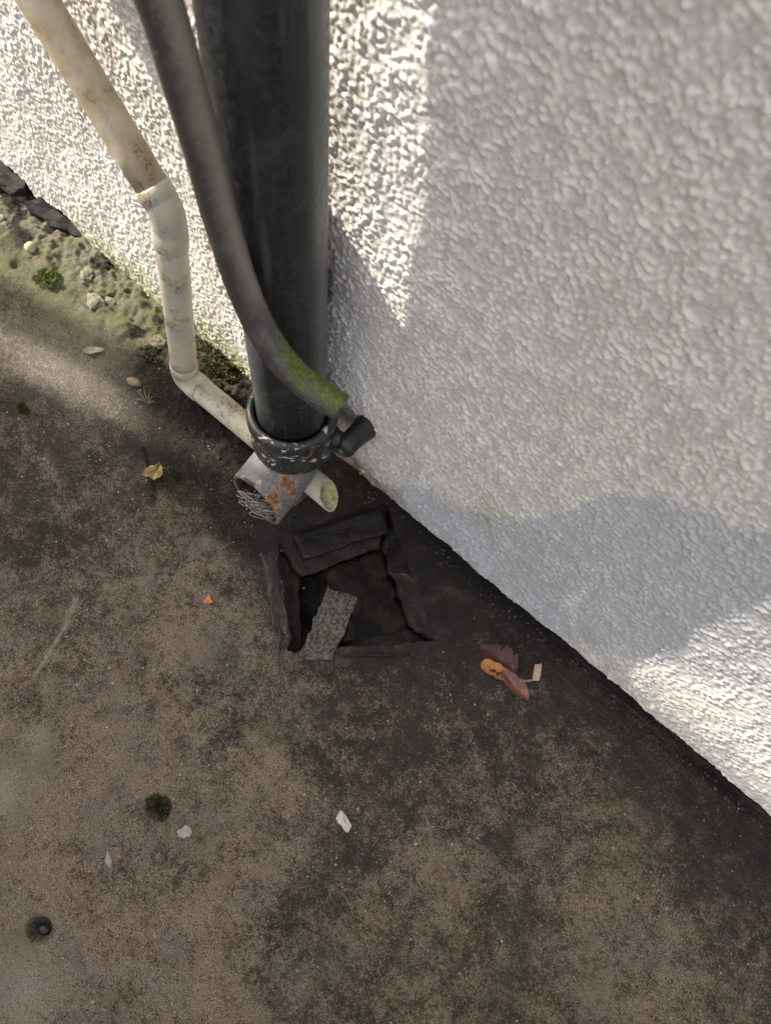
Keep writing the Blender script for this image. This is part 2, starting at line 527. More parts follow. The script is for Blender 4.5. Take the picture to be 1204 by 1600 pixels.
# ------------------------------------------------------------------ the paving
GUL = [(.126, -.168), (.214, -.004), (.425, -.125), (.271, -.292)]      # drain opening, corner by corner
SAND = [(-0.267,-0.306,0.3),(-0.167,-0.273,0.3),(0.011,-0.299,0.5),(-0.136,-0.409,0.25),(0.067,-0.246,0.6),(0.107,-0.347,0.7),(0.176,-0.296,0.65),(-0.014,-0.46,0.45),(-0.015,-0.526,0.6),(0.06,-0.519,0.6),(0.157,-0.379,0.85),(0.184,-0.417,0.4),(0.303,-0.344,0.5),(0.185,-0.511,0.75),(0.103,-0.597,0.7),(0.275,-0.44,0.45),(0.391,-0.37,0.4),(0.382,-0.434,0.75),(0.262,-0.521,0.75),(0.206,-0.615,0.75),(0.138,-0.655,0.8),(0.397,-0.497,0.7),(0.339,-0.589,0.6),(0.248,-0.71,0.85),(0.319,-0.667,0.65),(0.414,-0.602,0.75),(0.509,-0.538,0.35),(0.437,-0.512,0.65),(0.339,-0.743,0.75),(0.32,-0.796,0.9),(0.414,-0.677,0.6),(0.494,-0.634,0.75),(0.574,-0.592,0.5),(0.397,-0.27,0.22),(0.472,-0.273,0.22),(0.521,-0.217,0.2),(0.527,-0.412,0.2),(0.525,-0.484,0.25),(0.6,-0.418,0.35),(0.636,-0.483,0.35),(0.616,-0.555,0.35),(0.575,-0.283,0.35),(0.625,-0.355,0.5),(0.653,-0.267,0.25),(0.72,-0.239,0.4),(0.773,-0.16,0.3),(0.684,-0.128,0.25),(0.623,-0.124,0.15),(0.545,-0.159,0.15),(0.742,-0.352,0.2),(0.752,-0.418,0.35),(0.82,-0.243,0.5),(0.878,-0.251,0.55),(0.941,-0.271,0.55),(0.852,-0.331,0.5),(1.012,-0.228,0.3),(0.97,-0.141,0.25),(0.889,-0.11,0.12),(0.935,-0.047,0.03),(0.806,-0.063,0.03),(0.677,-0.038,0.08),(0.539,-0.012,0.05),(0.409,-0.023,0.04),(0.325,-0.016,0.03),(0.438,-0.119,0.08),(0.372,-0.244,0.12),(0.174,-0.215,0.3),(0.124,-0.206,0.25),(0.042,-0.196,0.35),(-0.021,-0.164,0.12),(-0.131,-0.173,0.12),(-0.04,-0.118,0.03),(-0.121,-0.113,0.05),(-0.233,-0.206,0.4),(-0.354,-0.185,0.5),(-0.469,-0.227,0.4),(-0.353,-0.289,0.25),(-0.246,-0.395,0.3)]

def blob(x, y, cx, cy, r, ax=1.0, rot=0.0):
    c, s = math.cos(rot), math.sin(rot)
    u = (x - cx) * c + (y - cy) * s; v = -(x - cx) * s + (y - cy) * c
    return np.exp(-(u * u / (r * ax) ** 2 + v * v / r ** 2))

def ground_height(X, Y):
    h = (fbm(X * 14, Y * 14, 11) - .5) * .006 + (fbm(X * 90, Y * 90, 31, 3) - .5) * .0022
    near = sstep(-.16, -.01, Y) * sstep(-.08, -.30, X) * sstep(-4, -1, X)   # broken mortar fillet along the wall
    lump = fbm(X * 38, Y * 38, 51, 4)
    h = h + near * (.006 + .022 * (lump - .42) + .014 * (fbm(X * 130, Y * 130, 57, 3) - .5) + .004 * domes(X, Y, .014, 71, .3, .8))
    mid = sstep(-.15, -.04, Y) * sstep(-.34, -.16, X) * sstep(.12, -.02, X)
    h = h + mid * (.018 * (lump - .4) + .016 * (fbm(X * 150, Y * 150, 59, 3) - .5) + .003 * domes(X, Y, .012, 77, .3, .8))
    crumb = np.exp(-(((X + .03) / .16) ** 2 + ((Y + .125) / .045) ** 2)) + np.exp(-(((X - .17) / .05) ** 2 + ((Y + .012) / .03) ** 2))
    h = h + crumb * (.012 * (fbm(X * 140, Y * 140, 61, 3) - .45))
    h = h - .014 * np.exp(-(((X - .295) / .016) ** 2 + ((Y + .551) / .0135) ** 2) ** 2)
    h = h - .020 * np.exp(-(((X - .29) / .0150) ** 2 + ((Y + .742) / .0125) ** 2) ** 4)
    h = h - .006 * np.exp(-(((X - .619) / .018) ** 2 + ((Y + .152) / .011) ** 2) ** 2)
    h = h - .010 * np.exp(-(((X + .568) / .010) ** 2 + ((Y + .118) / .009) ** 2) ** 2)
    cr = seg_dist(X + .006 * (vnoise(X * 60, Y * 60, 91) - .5), Y, [(-.13, -.205), (-.095, -.222), (-.06, -.245), (-.045, -.262)])
    h = h - .005 * np.exp(-(cr / .004) ** 2)
    far = 1 - sstep(1.0, 3.0, np.hypot(X - .3, Y + .3))
    g = seg_dist(X, Y, GUL + [GUL[0]])
    return h * far * (.35 + .65 * sstep(0, .05, g))

gx = spread(-.82, 1.10, .0026, -30, 30)
gy = spread(-.90, .02, .0026, -30, .3)
X, Y = np.meshgrid(gx, gy)
Hh = ground_height(X, Y)
wsum = np.zeros_like(X) + 1e-9; ssum = np.zeros_like(X)
wx = X + .05 * (fbm(X * 9, Y * 9, 3) - .5); wy = Y + .05 * (fbm(X * 9, Y * 9, 5) - .5)
for sx, sy, sv in SAND:
    w = 1 / ((wx - sx) ** 2 + (wy - sy) ** 2 + .0006) ** 1.5
    wsum += w; ssum += w * sv
sandv = ssum / wsum + .26 * (fbm(X * 24, Y * 24, 301, 5, .6) - .5) * 2 + .08 * sstep(.4, .6, X)
mossv = (blob(X, Y, -.52, -.10, .075, 3.0) * 1.0 + blob(X, Y, -.40, -.04, .06, 3) * .8 + blob(X, Y, -.2, -.02, .05, 2) * .6
         + blob(X, Y, .777, -.166, .05) * .35 + blob(X, Y, .90, -.40, .15) * .25 + blob(X, Y, .70, -.47, .12) * .25 + blob(X, Y, -.32, -.29, .014) * 1.2
         + blob(X, Y, -.04, -.23, .05) * .3 + blob(X, Y, 1.05, -.25, .06) * .5)
edge_n = fbm(X * 24, Y * 24, 41)
gd = seg_dist(X, Y, GUL + [GUL[0]])
wetv = np.clip(sstep(.075, .005, gd + .05 * (edge_n - .5)) * sstep(-.36, -.12, Y - .0 * X + (X - .2) * .25) , 0, 1)
wetv = np.maximum(wetv, sstep(-.085, -.02, Y + .05 * (edge_n - .5)) * sstep(.15, .35, X) * sstep(.75, .5, X + .2 * (edge_n - .5)) * .85)
wetv = np.maximum(wetv, blob(X, Y, .84, -.055, .030, 2.6, .06) * 1.0)
wetv = np.maximum(wetv, blob(X, Y, .97, -.05, .045, 2.6, .06) * 1.1)
wetv = np.clip(wetv, 0, 1)
dirtv = np.clip(blob(X, Y, .29, -.742, .012) * .8 + blob(X, Y, .09, -.17, .055, 1.5, .3) * 1.2 + blob(X, Y, -.03, -.12, .085, 2.2) * 1.6 + blob(X, Y, -.22, -.10, .03, 1.6) * .7
                + blob(X, Y, -.10, -.155, .035, 1.5) * .8 + sstep(-.05, -.0, Y) * sstep(-.3, -.05, X) * .5
                + sstep(-.03, -.004, Y) * sstep(.1, .3, X) * .6 + sstep(-.13, -.05, Y) * sstep(-.05, -.12, X) * sstep(.50, .62, fbm(X * 45, Y * 45, 321, 4)) * 1.2, 0, 1) * sstep(.22, .45, edge_n + .12)
palev = (blob(X, Y, .125, -.68, .03) * .5 + blob(X, Y, .33, -.80, .04) * .4 + blob(X, Y, .11, -.60, .02) * .4 + blob(X, Y, -.47, -.03, .085, 3.0) * .55
         + blob(X, Y, -.33, -.19, .06, 2.5, .2) * .35 + np.exp(-(seg_dist(X, Y, [(.036, -.55), (.013, -.487), (.010, -.478)]) / .0019) ** 2) * .8
         + np.exp(-(seg_dist(X, Y, [(.010, -.478), (-.013, -.439)]) / .005) ** 2) * .45)
cxq = .25 * (X[:-1, :-1] + X[1:, :-1] + X[:-1, 1:] + X[1:, 1:]).ravel(); cyq = .25 * (Y[:-1, :-1] + Y[1:, :-1] + Y[:-1, 1:] + Y[1:, 1:]).ravel()
ins = np.ones(len(cxq), bool)
rag = fbm(cxq * 45, cyq * 45, 311, 3)
for (ax, ay), (bx, by) in zip(GUL, GUL[1:] + GUL[:1]):
    ins &= ((bx - ax) * (cyq - ay) - (by - ay) * (cxq - ax)) < (-.0045 + .007 * (rag - .5)) * math.hypot(bx - ax, by - ay)
me = grid_mesh('paving', np.stack([X.ravel(), Y.ravel(), Hh.ravel()], 1), len(gx), len(gy), keep=~ins,
               attrs=dict(streak=np.clip(sstep(.5, .62, X) * sstep(-.20, -.08, Y), 0, 1), rust=np.clip(blob(X, Y, .185, -.005, .055, 1.3) * 1.2, 0, 1), sand=sandv, moss=np.clip(mossv, 0, 1), wet=wetv, pale=np.clip(palev, 0, 1), dirt=dirtv))
paving = obj('concrete_paving', me, M['ground'])
paving['kind'] = 'structure'

def gz(x, y):
    return float(ground_height(np.array([[x]]), np.array([[y]]))[0, 0])

# ------------------------------------------------------------------ the pebble-dashed wall
wxs = spread(-.84, 1.02, .0014, -9, 9)
wzs = spread(-.02, .93, .0014, -.05, 5.2)
X, Z = np.meshgrid(wxs, wzs)
wx = X + .0014 * (vnoise(X * 200, Z * 200, 201) - .5); wz = Z + .0014 * (vnoise(X * 200, Z * 200, 203) - .5)
l1 = domes(wx, wz, .0058, 101, .28, .54, 1.1, .65)
l2 = domes(wx + .5, wz + .3, .0043, 111, .24, .46, 1.08, .75)
l3 = domes(wx + .2, wz + .7, .0095, 121, .28, .44, 1.1, .65)
cl = fbm(X * 45, Z * 38, 131, 3)
h = np.maximum(.78 * l1, .46 * l2) + .12 * np.minimum(l1, l2) + .45 * l3 * sstep(.45, .62, cl)
h = h * (.55 + .8 * sstep(.3, .65, fbm(X * 100, Z * 80, 141, 3)))
for _ in range(1):                                           # thick masonry paint rounds it off
    p = np.pad(h, 1, mode='edge')
    h = (p[1:-1, 1:-1] * 4 + (p[:-2, 1:-1] + p[2:, 1:-1] + p[1:-1, :-2] + p[1:-1, 2:]) * 2 + p[:-2, :-2] + p[2:, 2:] + p[:-2, 2:] + p[2:, :-2]) / 16
nearm = 1 - sstep(1.2, 2.0, np.hypot(X - .1, Z * .6))
foot = sstep(.022 + .012 * (fbm(X * 20, Z * 0, 151) - .5), .006, Z) * sstep(.1, .3, X)
amp = .0033 * (1 - .8 * foot) * nearm
out = h * amp + (fbm(X * 7, Z * 7, 161, 3) - .5) * .008 * nearm + (fbm(X * 40, Z * 40, 163, 3) - .5) * .0022 * nearm
out = out - .012 * sstep(.02, -.01, Z) * sstep(.1, .3, X) + (fbm(X * 16, Z * 0, 171, 3) - .5) * .010 * sstep(.08, 0, Z)
# two pockets broken out of the render at its foot on the left
for cx_, w_, hh_ in ((-.585, .06, .036), (-.70, .05, .045)):
    out = out - .05 * sstep(1, .8, np.hypot((X - cx_) / w_, (Z - .0) / hh_))
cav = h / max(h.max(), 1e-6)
n_ = fbm(X * 22, Z * 22, 181, 4)
algae = sstep(.16, .0, Z + .10 * (n_ - .5)) * sstep(-.06, -.16, X) * sstep(-.62, -.40, X) * .9 + sstep(.06, 0, Z + .05 * (n_ - .5)) * sstep(.1, -.1, X) * .5 + blob(X, Z, .36, .17, .06, 1.6) * sstep(.4, .65, n_) * .5
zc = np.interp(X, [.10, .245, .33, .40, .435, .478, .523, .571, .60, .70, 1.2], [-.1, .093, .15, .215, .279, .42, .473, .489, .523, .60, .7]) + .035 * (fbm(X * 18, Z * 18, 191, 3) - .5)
shade_tint = sstep(.018, -.012, Z - zc) * .85 * (1 - .85 * sstep(.03, -.03, Z - (.034 + (X - .56) * 1.35) + .05 * (fbm(X * 25, Z * 25, 197, 3) - .5)))  # bluish shade painted into the wall colour, ending at the sunlit patch
brown = sstep(.07, .0, Z + .05 * (n_ - .5)) * sstep(.02, .10, X) * sstep(.34, .18, X) * 1.1 + sstep(.35, .0, Z + .2 * (n_ - .5)) * sstep(-.05, .05, X) * sstep(.30, .10, X) * .28 \
    + blob(X, Z, .09, .75, .03, .4) * .3 + sstep(.5, .62, fbm(X * 30, Z * 14, 195)) * sstep(-.5, -.3, X) * sstep(-.0, -.1, X) * sstep(.25, .4, Z) * .35  # small blob beside the upper pipe paints in a reflected warm glow
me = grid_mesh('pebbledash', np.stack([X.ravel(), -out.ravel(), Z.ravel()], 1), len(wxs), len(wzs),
               attrs=dict(cav=cav, algae=np.clip(algae, 0, 1), shade_tint=shade_tint, brown=np.clip(brown, 0, 1), foot=foot))
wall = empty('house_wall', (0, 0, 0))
tag(wall, 'white painted pebbledash house wall with bluish shade painted in beside the drain', 'wall')
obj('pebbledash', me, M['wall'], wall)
def box_me(name, a, b):
    bm = bmesh.new(); bmesh.ops.create_cube(bm, size=1)
    for v in bm.verts:
        v.co = Vector([(a[i] + b[i]) / 2 + v.co[i] * (b[i] - a[i]) for i in range(3)])
    m = bpy.data.meshes.new(name); bm.to_mesh(m); bm.free(); return m
obj('masonry', box_me('masonry', (-9, .06, -.05), (9, .36, 5.2)), M['mortar'], wall)

# ------------------------------------------------------------------ unseen house added beyond the left edge to shade the paving, and tree
brick = m_plain('shading_house_render', (.42, .37, .31), (.50, .45, .38), 4, .85, .4, .004)
nb = empty('shading_house', (-2.4, -4, 0))
tag(nb, 'tall unseen house added outside the frame to the left to shade the paving', 'house')
obj('shading_house_lower', box_me('shading_house_lower', (-3.5, -7, 0), (-1.4, -1.129, 3.58)), brick, nb)
obj('shading_house_upper', box_me('shading_house_upper', (-3.5, -7, 3.58), (-1.45, -1.240, 6.2)), brick, nb)
bark = m_plain('grey_bark', (.06, .05, .04), (.13, .11, .09), 30, .9, .8, .006)
tree = empty('leaning_tree', (-3.45, -.65, 0))
tag(tree, 'slim bare tree leaning towards the added house, outside the frame', 'tree')
def tc(z): return (-3.45, -.046 - .077 * (z - 2.65) - .28 * 3.45, z)
obj('trunk', tube('trunk', [tc(z * .3) for z in range(24)], [.053 - .0022 * min(k, 6) if k < 16 else .037 - .002 * (k - 15) for k in range(24)], 20, wob=.10), bark, tree)
for k, (z, dx, dy, ln) in enumerate([(5.2, -.5, -.6, 1.2), (5.6, .3, -.8, 1.0), (6.0, -.6, -.2, .9), (6.3, .4, -.6, .8)]):
    p = Vector(tc(z))
    obj('limb', tube('limb', catmull([p, p + Vector((dx * .4, dy * .4, ln * .45)), p + Vector((dx, dy, ln))], 6), [.018 - .0011 * i for i in range(13)], 10, wob=.1), bark, tree)

# ------------------------------------------------------------------ drain gully
gul = empty('drain_gully', (.265, -.15, 0))
tag(gul, 'square open drain gully full of dark water beneath the pipes', 'drain')
OUT = [Vector((x, y, -.003)) for x, y in GUL]
cen = sum(OUT, Vector()) / 4
OUT = [p + (p - cen).normalized() * .020 for p in OUT]
INN = [Vector((.196, -.186, -.030)), Vector((.254, -.062, -.030)), Vector((.376, -.130, -.030)), Vector((.278, -.262, -.030))]
for i in range(4):
    j = (i + 1) % 4
    a, b, c, d = OUT[i], OUT[j], INN[j], INN[i]
    g = .002
    o = obj('ledge_slab', slab('ledge_slab', (a.lerp(b, g), b.lerp(a, g), c.lerp(d, g), d.lerp(c, g)), .014, 24, .0026, 45), M['ledge2'] if i in (0, 3) else M['ledge'], gul)
for i in range(4):
    j = (i + 1) % 4
    a, b = INN[i], INN[j]
    off = Vector((0, 0, -.10))
    n = (b - a).cross(Vector((0, 0, 1))).normalized() * .006
    cc = sum(INN, Vector()) / 4
    n = n if n.dot(cc - a) < 0 else -n
    a2, b2 = a + n * 2.6, b + n * 2.6
    obj('basin_wall', slab('basin_wall', (a2 + Vector((0, 0, -.004)), b2 + Vector((0, 0, -.004)), b2 + off, a2 + off), .010, 8, .001, 50), M['ledge'], gul)
# step at the back of the gully, standing a little proud
obj('back_step', slab('back_step', ((.150, -.150, .004), (.216, -.020, .004), (.250, -.040, -.001), (.186, -.168, -.002)), .012, 24, .0022, 45), M['ledge'], gul)
W_Z = -.046
V = [p.copy() for p in INN]
for v in V: v.z = W_Z
cc = sum(V, Vector()) / 4
V = [p + (p - cc).normalized() * .004 for p in V]
obj('water', pyd('water', V, [(3, 2, 1, 0)], False), M['water'], gul)

def rough_shard(name, quad, thick, n=44):
    q = [Vector(p) for p in quad]; V, F = [], []
    nrm = (q[1] - q[0]).cross(q[3] - q[0]).normalized()
    if nrm.z < 0: nrm = -nrm
    U, Vv = np.meshgrid(np.arange(n + 1) / n, np.arange(n + 1) / n)
    L0 = (q[1] - q[0]).length; L1 = (q[3] - q[0]).length
    hh = domes(U * L0, Vv * L1, .0044, 401, .45, .85, 1, 1.0) * .0026
    for layer in (0, 1):
        for j in range(n + 1):
            for i in range(n + 1):
                u, v = i / n, j / n
                p = q[0].lerp(q[1], u).lerp(q[3].lerp(q[2], u), v)
                if layer == 0: p = p + nrm * hh[j, i]
                else: p = p - nrm * thick
                k = max(abs(u - .5), abs(v - .5)) * 2
                p = p + mnoise.noise_vector(q[0].lerp(q[1], u).lerp(q[3].lerp(q[2], u), v) * 75) * .004 * k ** 4
                V.append(p)
    m = (n + 1) ** 2
    for j in range(n):
        for i in range(n):
            a = j * (n + 1) + i
            F.append((a, a + 1, a + n + 2, a + n + 1)); F.append((m + a, m + a + n + 1, m + a + n + 2, m + a + 1))
    bd = [i for i in range(n)] + [j * (n + 1) + n for j in range(n)] + [n * (n + 1) + n - i for i in range(n)] + [(n - j) * (n + 1) for j in range(n)]
    for k in range(len(bd)):
        a, b = bd[k], bd[(k + 1) % len(bd)]; F.append((a, b, m + b, m + a))
    return fix_normals(pyd(name, V, F, True, dict(cav=list((hh / hh.max()).ravel()) * 2)))
sh = obj('reflection_shard', rough_shard('reflection_shard', ((.290, -.284, .006), (.326, -.249, .003), (.283, -.146, -.036), (.236, -.166, -.038)), .012), m_shard())  # piece added to stand in for the wall reflection on the water
tag(sh, 'grey roughcast shard added in place of the wall reflection in the drain water', 'shard')
sl = obj('slate_strip', slab('slate_strip', ((.138, -.206, .012), (.152, -.192, .006), (.262, -.270, -.004), (.254, -.290, .004)), .006, 20, .0042, 42), M['slate_grey'])
tag(sl, 'broken grey slate strip leaning along the left side of the drain', 'slate')
tw = obj('thin_twig', tube('thin_twig', catmull([(.205, -.268, .010), (.225, -.278, .016), (.238, -.270, .012), (.262, -.295, .008), (.285, -.318, .004)], 6), .0013, 8, wob=.2), M['slate_grey'])
tag(tw, 'thin pale bent twig at the lower left corner of the drain', 'twig')
tw = obj('thin_stick', tube('thin_stick', catmull([(.330, -.236, .001), (.365, -.205, .003), (.402, -.168, .002)], 6), .0014, 8, wob=.2), M['ledge2'])
tag(tw, 'thin dark stick lying along the front edge of the drain', 'twig')

# ------------------------------------------------------------------ black cast-iron downpipe
PX, PY, PR = .084, -.077, .0471
dp = empty('downpipe', (PX, PY, .035))
tag(dp, 'thick black cast iron downpipe with grey outlet shoe against the white wall', 'downpipe')
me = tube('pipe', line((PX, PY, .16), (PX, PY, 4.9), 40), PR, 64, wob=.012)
nr = np.zeros(len(me.vertices) * 3); me.vertices.foreach_get('normal', nr); nr = nr.reshape(-1, 3)
chalk_sheen = sstep(.62, .95, nr @ np.array([-.52, -.85, 0])) * .9 + sstep(.75, .97, nr @ np.array([.86, .5, 0])) * .38       # lit rim and wall reflection painted in as paler grey over chalked paint
at = me.attributes.new('chalk_sheen', 'FLOAT', 'POINT'); at.data.foreach_set('value', chalk_sheen.astype(np.float32))
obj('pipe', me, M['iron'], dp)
prof = [(.046, .130), (.0560, .131), (.0590, .136), (.0600, .144), (.0585, .152), (.0562, .158), (.0556, .166), (.0556, .184), (.0568, .190),
        (.0600, .194), (.0618, .201), (.0618, .210), (.0602, .217), (.0560, .2205), (.0520, .2195), (.0495, .2150), (.0470, .205)]
obj('socket_collar', lathe('socket_collar', prof, PX, PY, 72, .012), M['socket'], dp)
# outlet shoe: bends out from the wall
path = catmull([(PX, PY, .150), (PX, PY - .002, .118), (PX + .002, PY - .020, .093), (PX + .005, PY - .052, .083), (PX + .009, -.168, .079)], 8)
me = tube('shoe', path, [.0475] * 12 + [.0468] * (len(path) - 12), 56, wall=.0050, end_cut=(0, -1, .02), wob=.012)
vs_ = np.zeros(len(me.vertices) * 3); me.vertices.foreach_get('co', vs_); vs_ = vs_.reshape(-1, 3)
ed = np.clip(sstep(-.150, -.168, vs_[:, 1]) * .35 + sstep(PX + .0, PX + .045, vs_[:, 0]) * 1.0 * sstep(-.09, -.13, vs_[:, 1]), 0, 1)
at = me.attributes.new('edge', 'FLOAT', 'POINT'); at.data.foreach_set('value', ed.astype(np.float32))
me.materials.append(M['shoe']); me.materials.append(M['rust'])
ring_n = 56 * len(path)
for p in me.polygons:
    if all(v >= ring_n for v in p.vertices): p.material_index = 1
obj('outlet_shoe', me, None, dp)
# fixing ears either side, reaching back to the wall
def lug(sx):
    x = PX + sx * .070
    V, F = [], []
    prof2 = [(-.058, .028), (-.030, .030), (-.012, .027), (.000, .026)]
    parts = []
    seg = 20
    bm = bmesh.new()
    rings = []
    for yy, r in [(-.054, .005), (-.052, .013), (-.047, .0165), (-.030, .0160), (-.010, .0175), (-.002, .0195), (.006, .0195)]:
        ring = [bm.verts.new((x + r * .95 * math.cos(2 * math.pi * k / seg), yy, .160 + r * 1.25 * math.sin(2 * math.pi * k / seg))) for k in range(seg)]
        rings.append(ring)
    for a, b in zip(rings[:-1], rings[1:]):
        for k in range(seg): bm.faces.new((a[k], a[(k + 1) % seg], b[(k + 1) % seg], b[k]))
    bm.faces.new(rings[0]); bm.faces.new(rings[-1][::-1])
    # web to the collar
    def bx(a, b):
        r = bmesh.ops.create_cube(bm, size=1)
        for v in r['verts']:
            v.co = Vector([(a[i] + b[i]) / 2 + v.co[i] * (b[i] - a[i]) for i in range(3)])
        bmesh.ops.bevel(bm, geom=list({e for v in r['verts'] for e in v.link_edges}), offset=.004, segments=2, affect='EDGES')
    xa, xb = sorted((PX + sx * .035, x - sx * .002))
    bx((xa, -.056, .142), (xb, -.036, .178))
    bmesh.ops.recalc_face_normals(bm, faces=bm.faces)
    m = bpy.data.meshes.new('fixing_lug'); bm.to_mesh(m); bm.free()
    m.polygons.foreach_set('use_smooth', [True] * len(m.polygons))
    o = obj('fixing_lug', m, M['iron'], dp)
    nail = lathe('nail_head', [(0, 0), (.006, 0), (.0075, .002), (.006, .005), (0, .006)], 0, 0, 14)
    nail.transform(Matrix.Translation((x, -.053, .160)) @ Matrix.Rotation(math.pi / 2, 4, 'X'))
    obj('nail_head', nail, M['socket'], o)
lug(1); lug(-1)
# unseen block added behind the pipe to cast the diagonal shadow, and clip tabs
obj('shadow_block', box_me('shadow_block', (.004, -.050, .10), (.060, .004, .53)), M['slate'], dp)
for z0, z1 in ((.436, .452), (.460, .484)):
    obj('clip_tab', box_me('clip_tab', (PX + .022, -.048, z0), (PX + .0345, -.038, z1)), M['iron'], dp)

# ------------------------------------------------------------------ cream plastic waste pipe
CRD = .0205
wp = empty('waste_pipe', (.0, -.078, .0))
tag(wp, 'slim cream plastic waste pipe with two elbows passing behind the black downpipe', 'pipe')
P0, P1, P2, P3 = Vector((-.27, -.06, .58)), Vector((-.1235, -.0625, .405)), Vector((-.166, -.080, .034)), Vector((.150, -.072, .030))
d01 = (P1 - P0).normalized(); d12 = (P2 - P1).normalized(); d23 = (P3 - P2).normalized()
obj('upper_pipe', tube('upper_pipe', line(P0 - d01 * .9, P1 - d01 * .028, 24), CRD, 40, wob=.006), M['cream_dirty'], wp)
obj('middle_pipe', tube('middle_pipe', line(P1 + d12 * .045, P2 - d12 * .038, 16), CRD, 40, wob=.006), M['cream'], wp)
def elbow(a, din, dout, b, la, lb, mid, rr):
    """socketed bend"""
    A, B = mid - din * la, mid + dout * lb
    bend = []
    for i in range(9):
        t = i / 8
        bend.append((mid - din * la * .40).lerp(mid, t).lerp(mid.lerp(mid + dout * lb * .40, t), t))
    pth = [A, A + din * .0015, A + din * la * .48, A + din * la * .50] + bend + [B - dout * lb * .50, B - dout * lb * .48, B - dout * .0015, B]
    rad = [CRD + .0006, rr, rr, rr - .0009] + [rr - .0009] * 9 + [rr - .0009, rr, rr, CRD + .0006]
    return tube('elbow', pth, rad, 40)
obj('elbow', elbow(None, d01, d12, None, .034, .056, P1, CRD + .0016), M['cream_fit'], wp)
obj('elbow', elbow(None, d12, d23, None, .040, .040, P2, CRD + .0016), M['cream_fit'], wp)
me = tube('lower_pipe', line(P2 + d23 * .034, P3 - d23 * .055, 23) + [P3], CRD, 40, wall=.0022, end_cut=(.76, .28, .58), wob=.004)
me.materials.append(M['cream']); me.materials.append(M['bore'])
at = me.attributes.new('vein', 'FLOAT', 'POINT')
ring_n = 40 * 25
for p in me.polygons:
    if all(v >= ring_n for v in p.vertices): p.material_index = 1
obj('lower_pipe', me, None, wp)

# ------------------------------------------------------------------ curved grey plastic pipe in front
ho = empty('overflow_pipe', (.209, -.120, .433))
tag(ho, 'curved dark grey plastic pipe crossing the black downpipe, green algae at its end', 'pipe')
hp = [(-.02, -.16, 1.75), (.02, -.164, 1.25), (.045, -.156, .90), (.068, -.149, .782), (.077, -.1485, .733), (.0815, -.1450, .673), (.0885, -.1435, .602), (.105, -.1415, .520), (.135, -.1405, .466), (.173, -.134, .437), (.212, -.123, .424)]
pth = catmull(hp, 8)
me = tube('pipe', pth, .0153, 40, wall=.0022, wob=.01)
vs_ = np.zeros(len(me.vertices) * 3); me.vertices.foreach_get('co', vs_); vs_ = vs_.reshape(-1, 3)
nr = np.zeros(len(me.vertices) * 3); me.vertices.foreach_get('normal', nr); nr = nr.reshape(-1, 3)
sv = np.zeros(len(me.vertices)); me.attributes['s'].data.foreach_get('value', sv)
L = sv.max()
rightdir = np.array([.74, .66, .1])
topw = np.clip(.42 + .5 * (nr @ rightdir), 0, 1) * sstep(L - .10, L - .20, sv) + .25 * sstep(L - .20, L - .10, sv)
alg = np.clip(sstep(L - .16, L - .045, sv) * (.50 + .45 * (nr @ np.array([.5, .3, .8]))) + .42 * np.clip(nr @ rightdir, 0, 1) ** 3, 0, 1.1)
for k, a in (('top', topw), ('alg', alg)):
    at = me.attributes.new(k, 'FLOAT', 'POINT'); at.data.foreach_set('value', a.astype(np.float32))
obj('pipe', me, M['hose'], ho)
ridge = tube('seam_ridge', [Vector(p) + Vector((.0105, .004, .0105)) * (1 if i < len(pth) - 14 else .98) for i, p in enumerate(pth[:-30])], .0016, 8)
for k in ('top', 'alg'):
    at = ridge.attributes.new(k, 'FLOAT', 'POINT'); at.data.foreach_set('value', np.full(len(ridge.vertices), .55 if k == 'top' else .2, dtype=np.float32))
obj('seam_ridge', ridge, M['hose'], ho)

# ------------------------------------------------------------------ wad of wire in the shoe
V, F = [], []
def add_tube(path, r, seg=6):
    me = tube('tmp', path, r, seg)
    b = len(V)
    V.extend([v.co.copy() for v in me.vertices]); F.extend([tuple(b + i for i in p.vertices) for p in me.polygons])
    bpy.data.meshes.remove(me)
rw = random.Random(5)
for k in range(26):
    cx_ = PX + .009 + rw.uniform(-.026, .032); cz_ = rw.uniform(.055, .100); cy_ = -.148 - rw.uniform(0, .026)
    pts = []
    a0 = rw.uniform(0, 6.28); r0 = rw.uniform(.007, .013); tilt = rw.uniform(-1, 1)
    turns = rw.uniform(.8, 1.2)
    for i in range(11):
        a = a0 + turns * 2 * math.pi * i / 10
        rr = r0 * (1 + .25 * math.sin(i * 1.1 + k))
        pts.append((cx_ + rr * math.cos(a), cy_ + rr * .55 * math.sin(a * 1.3 + tilt) - .002 * i * .3, cz_ + rr * math.sin(a) * .9))
    add_tube(catmull(pts, 4), .00085)
wad = obj('wire_wad', pyd('wire_wad', V, F), M['wire'])
tag(wad, 'tangled wad of pale wire stuffed in the mouth of the downpipe shoe', 'wire')

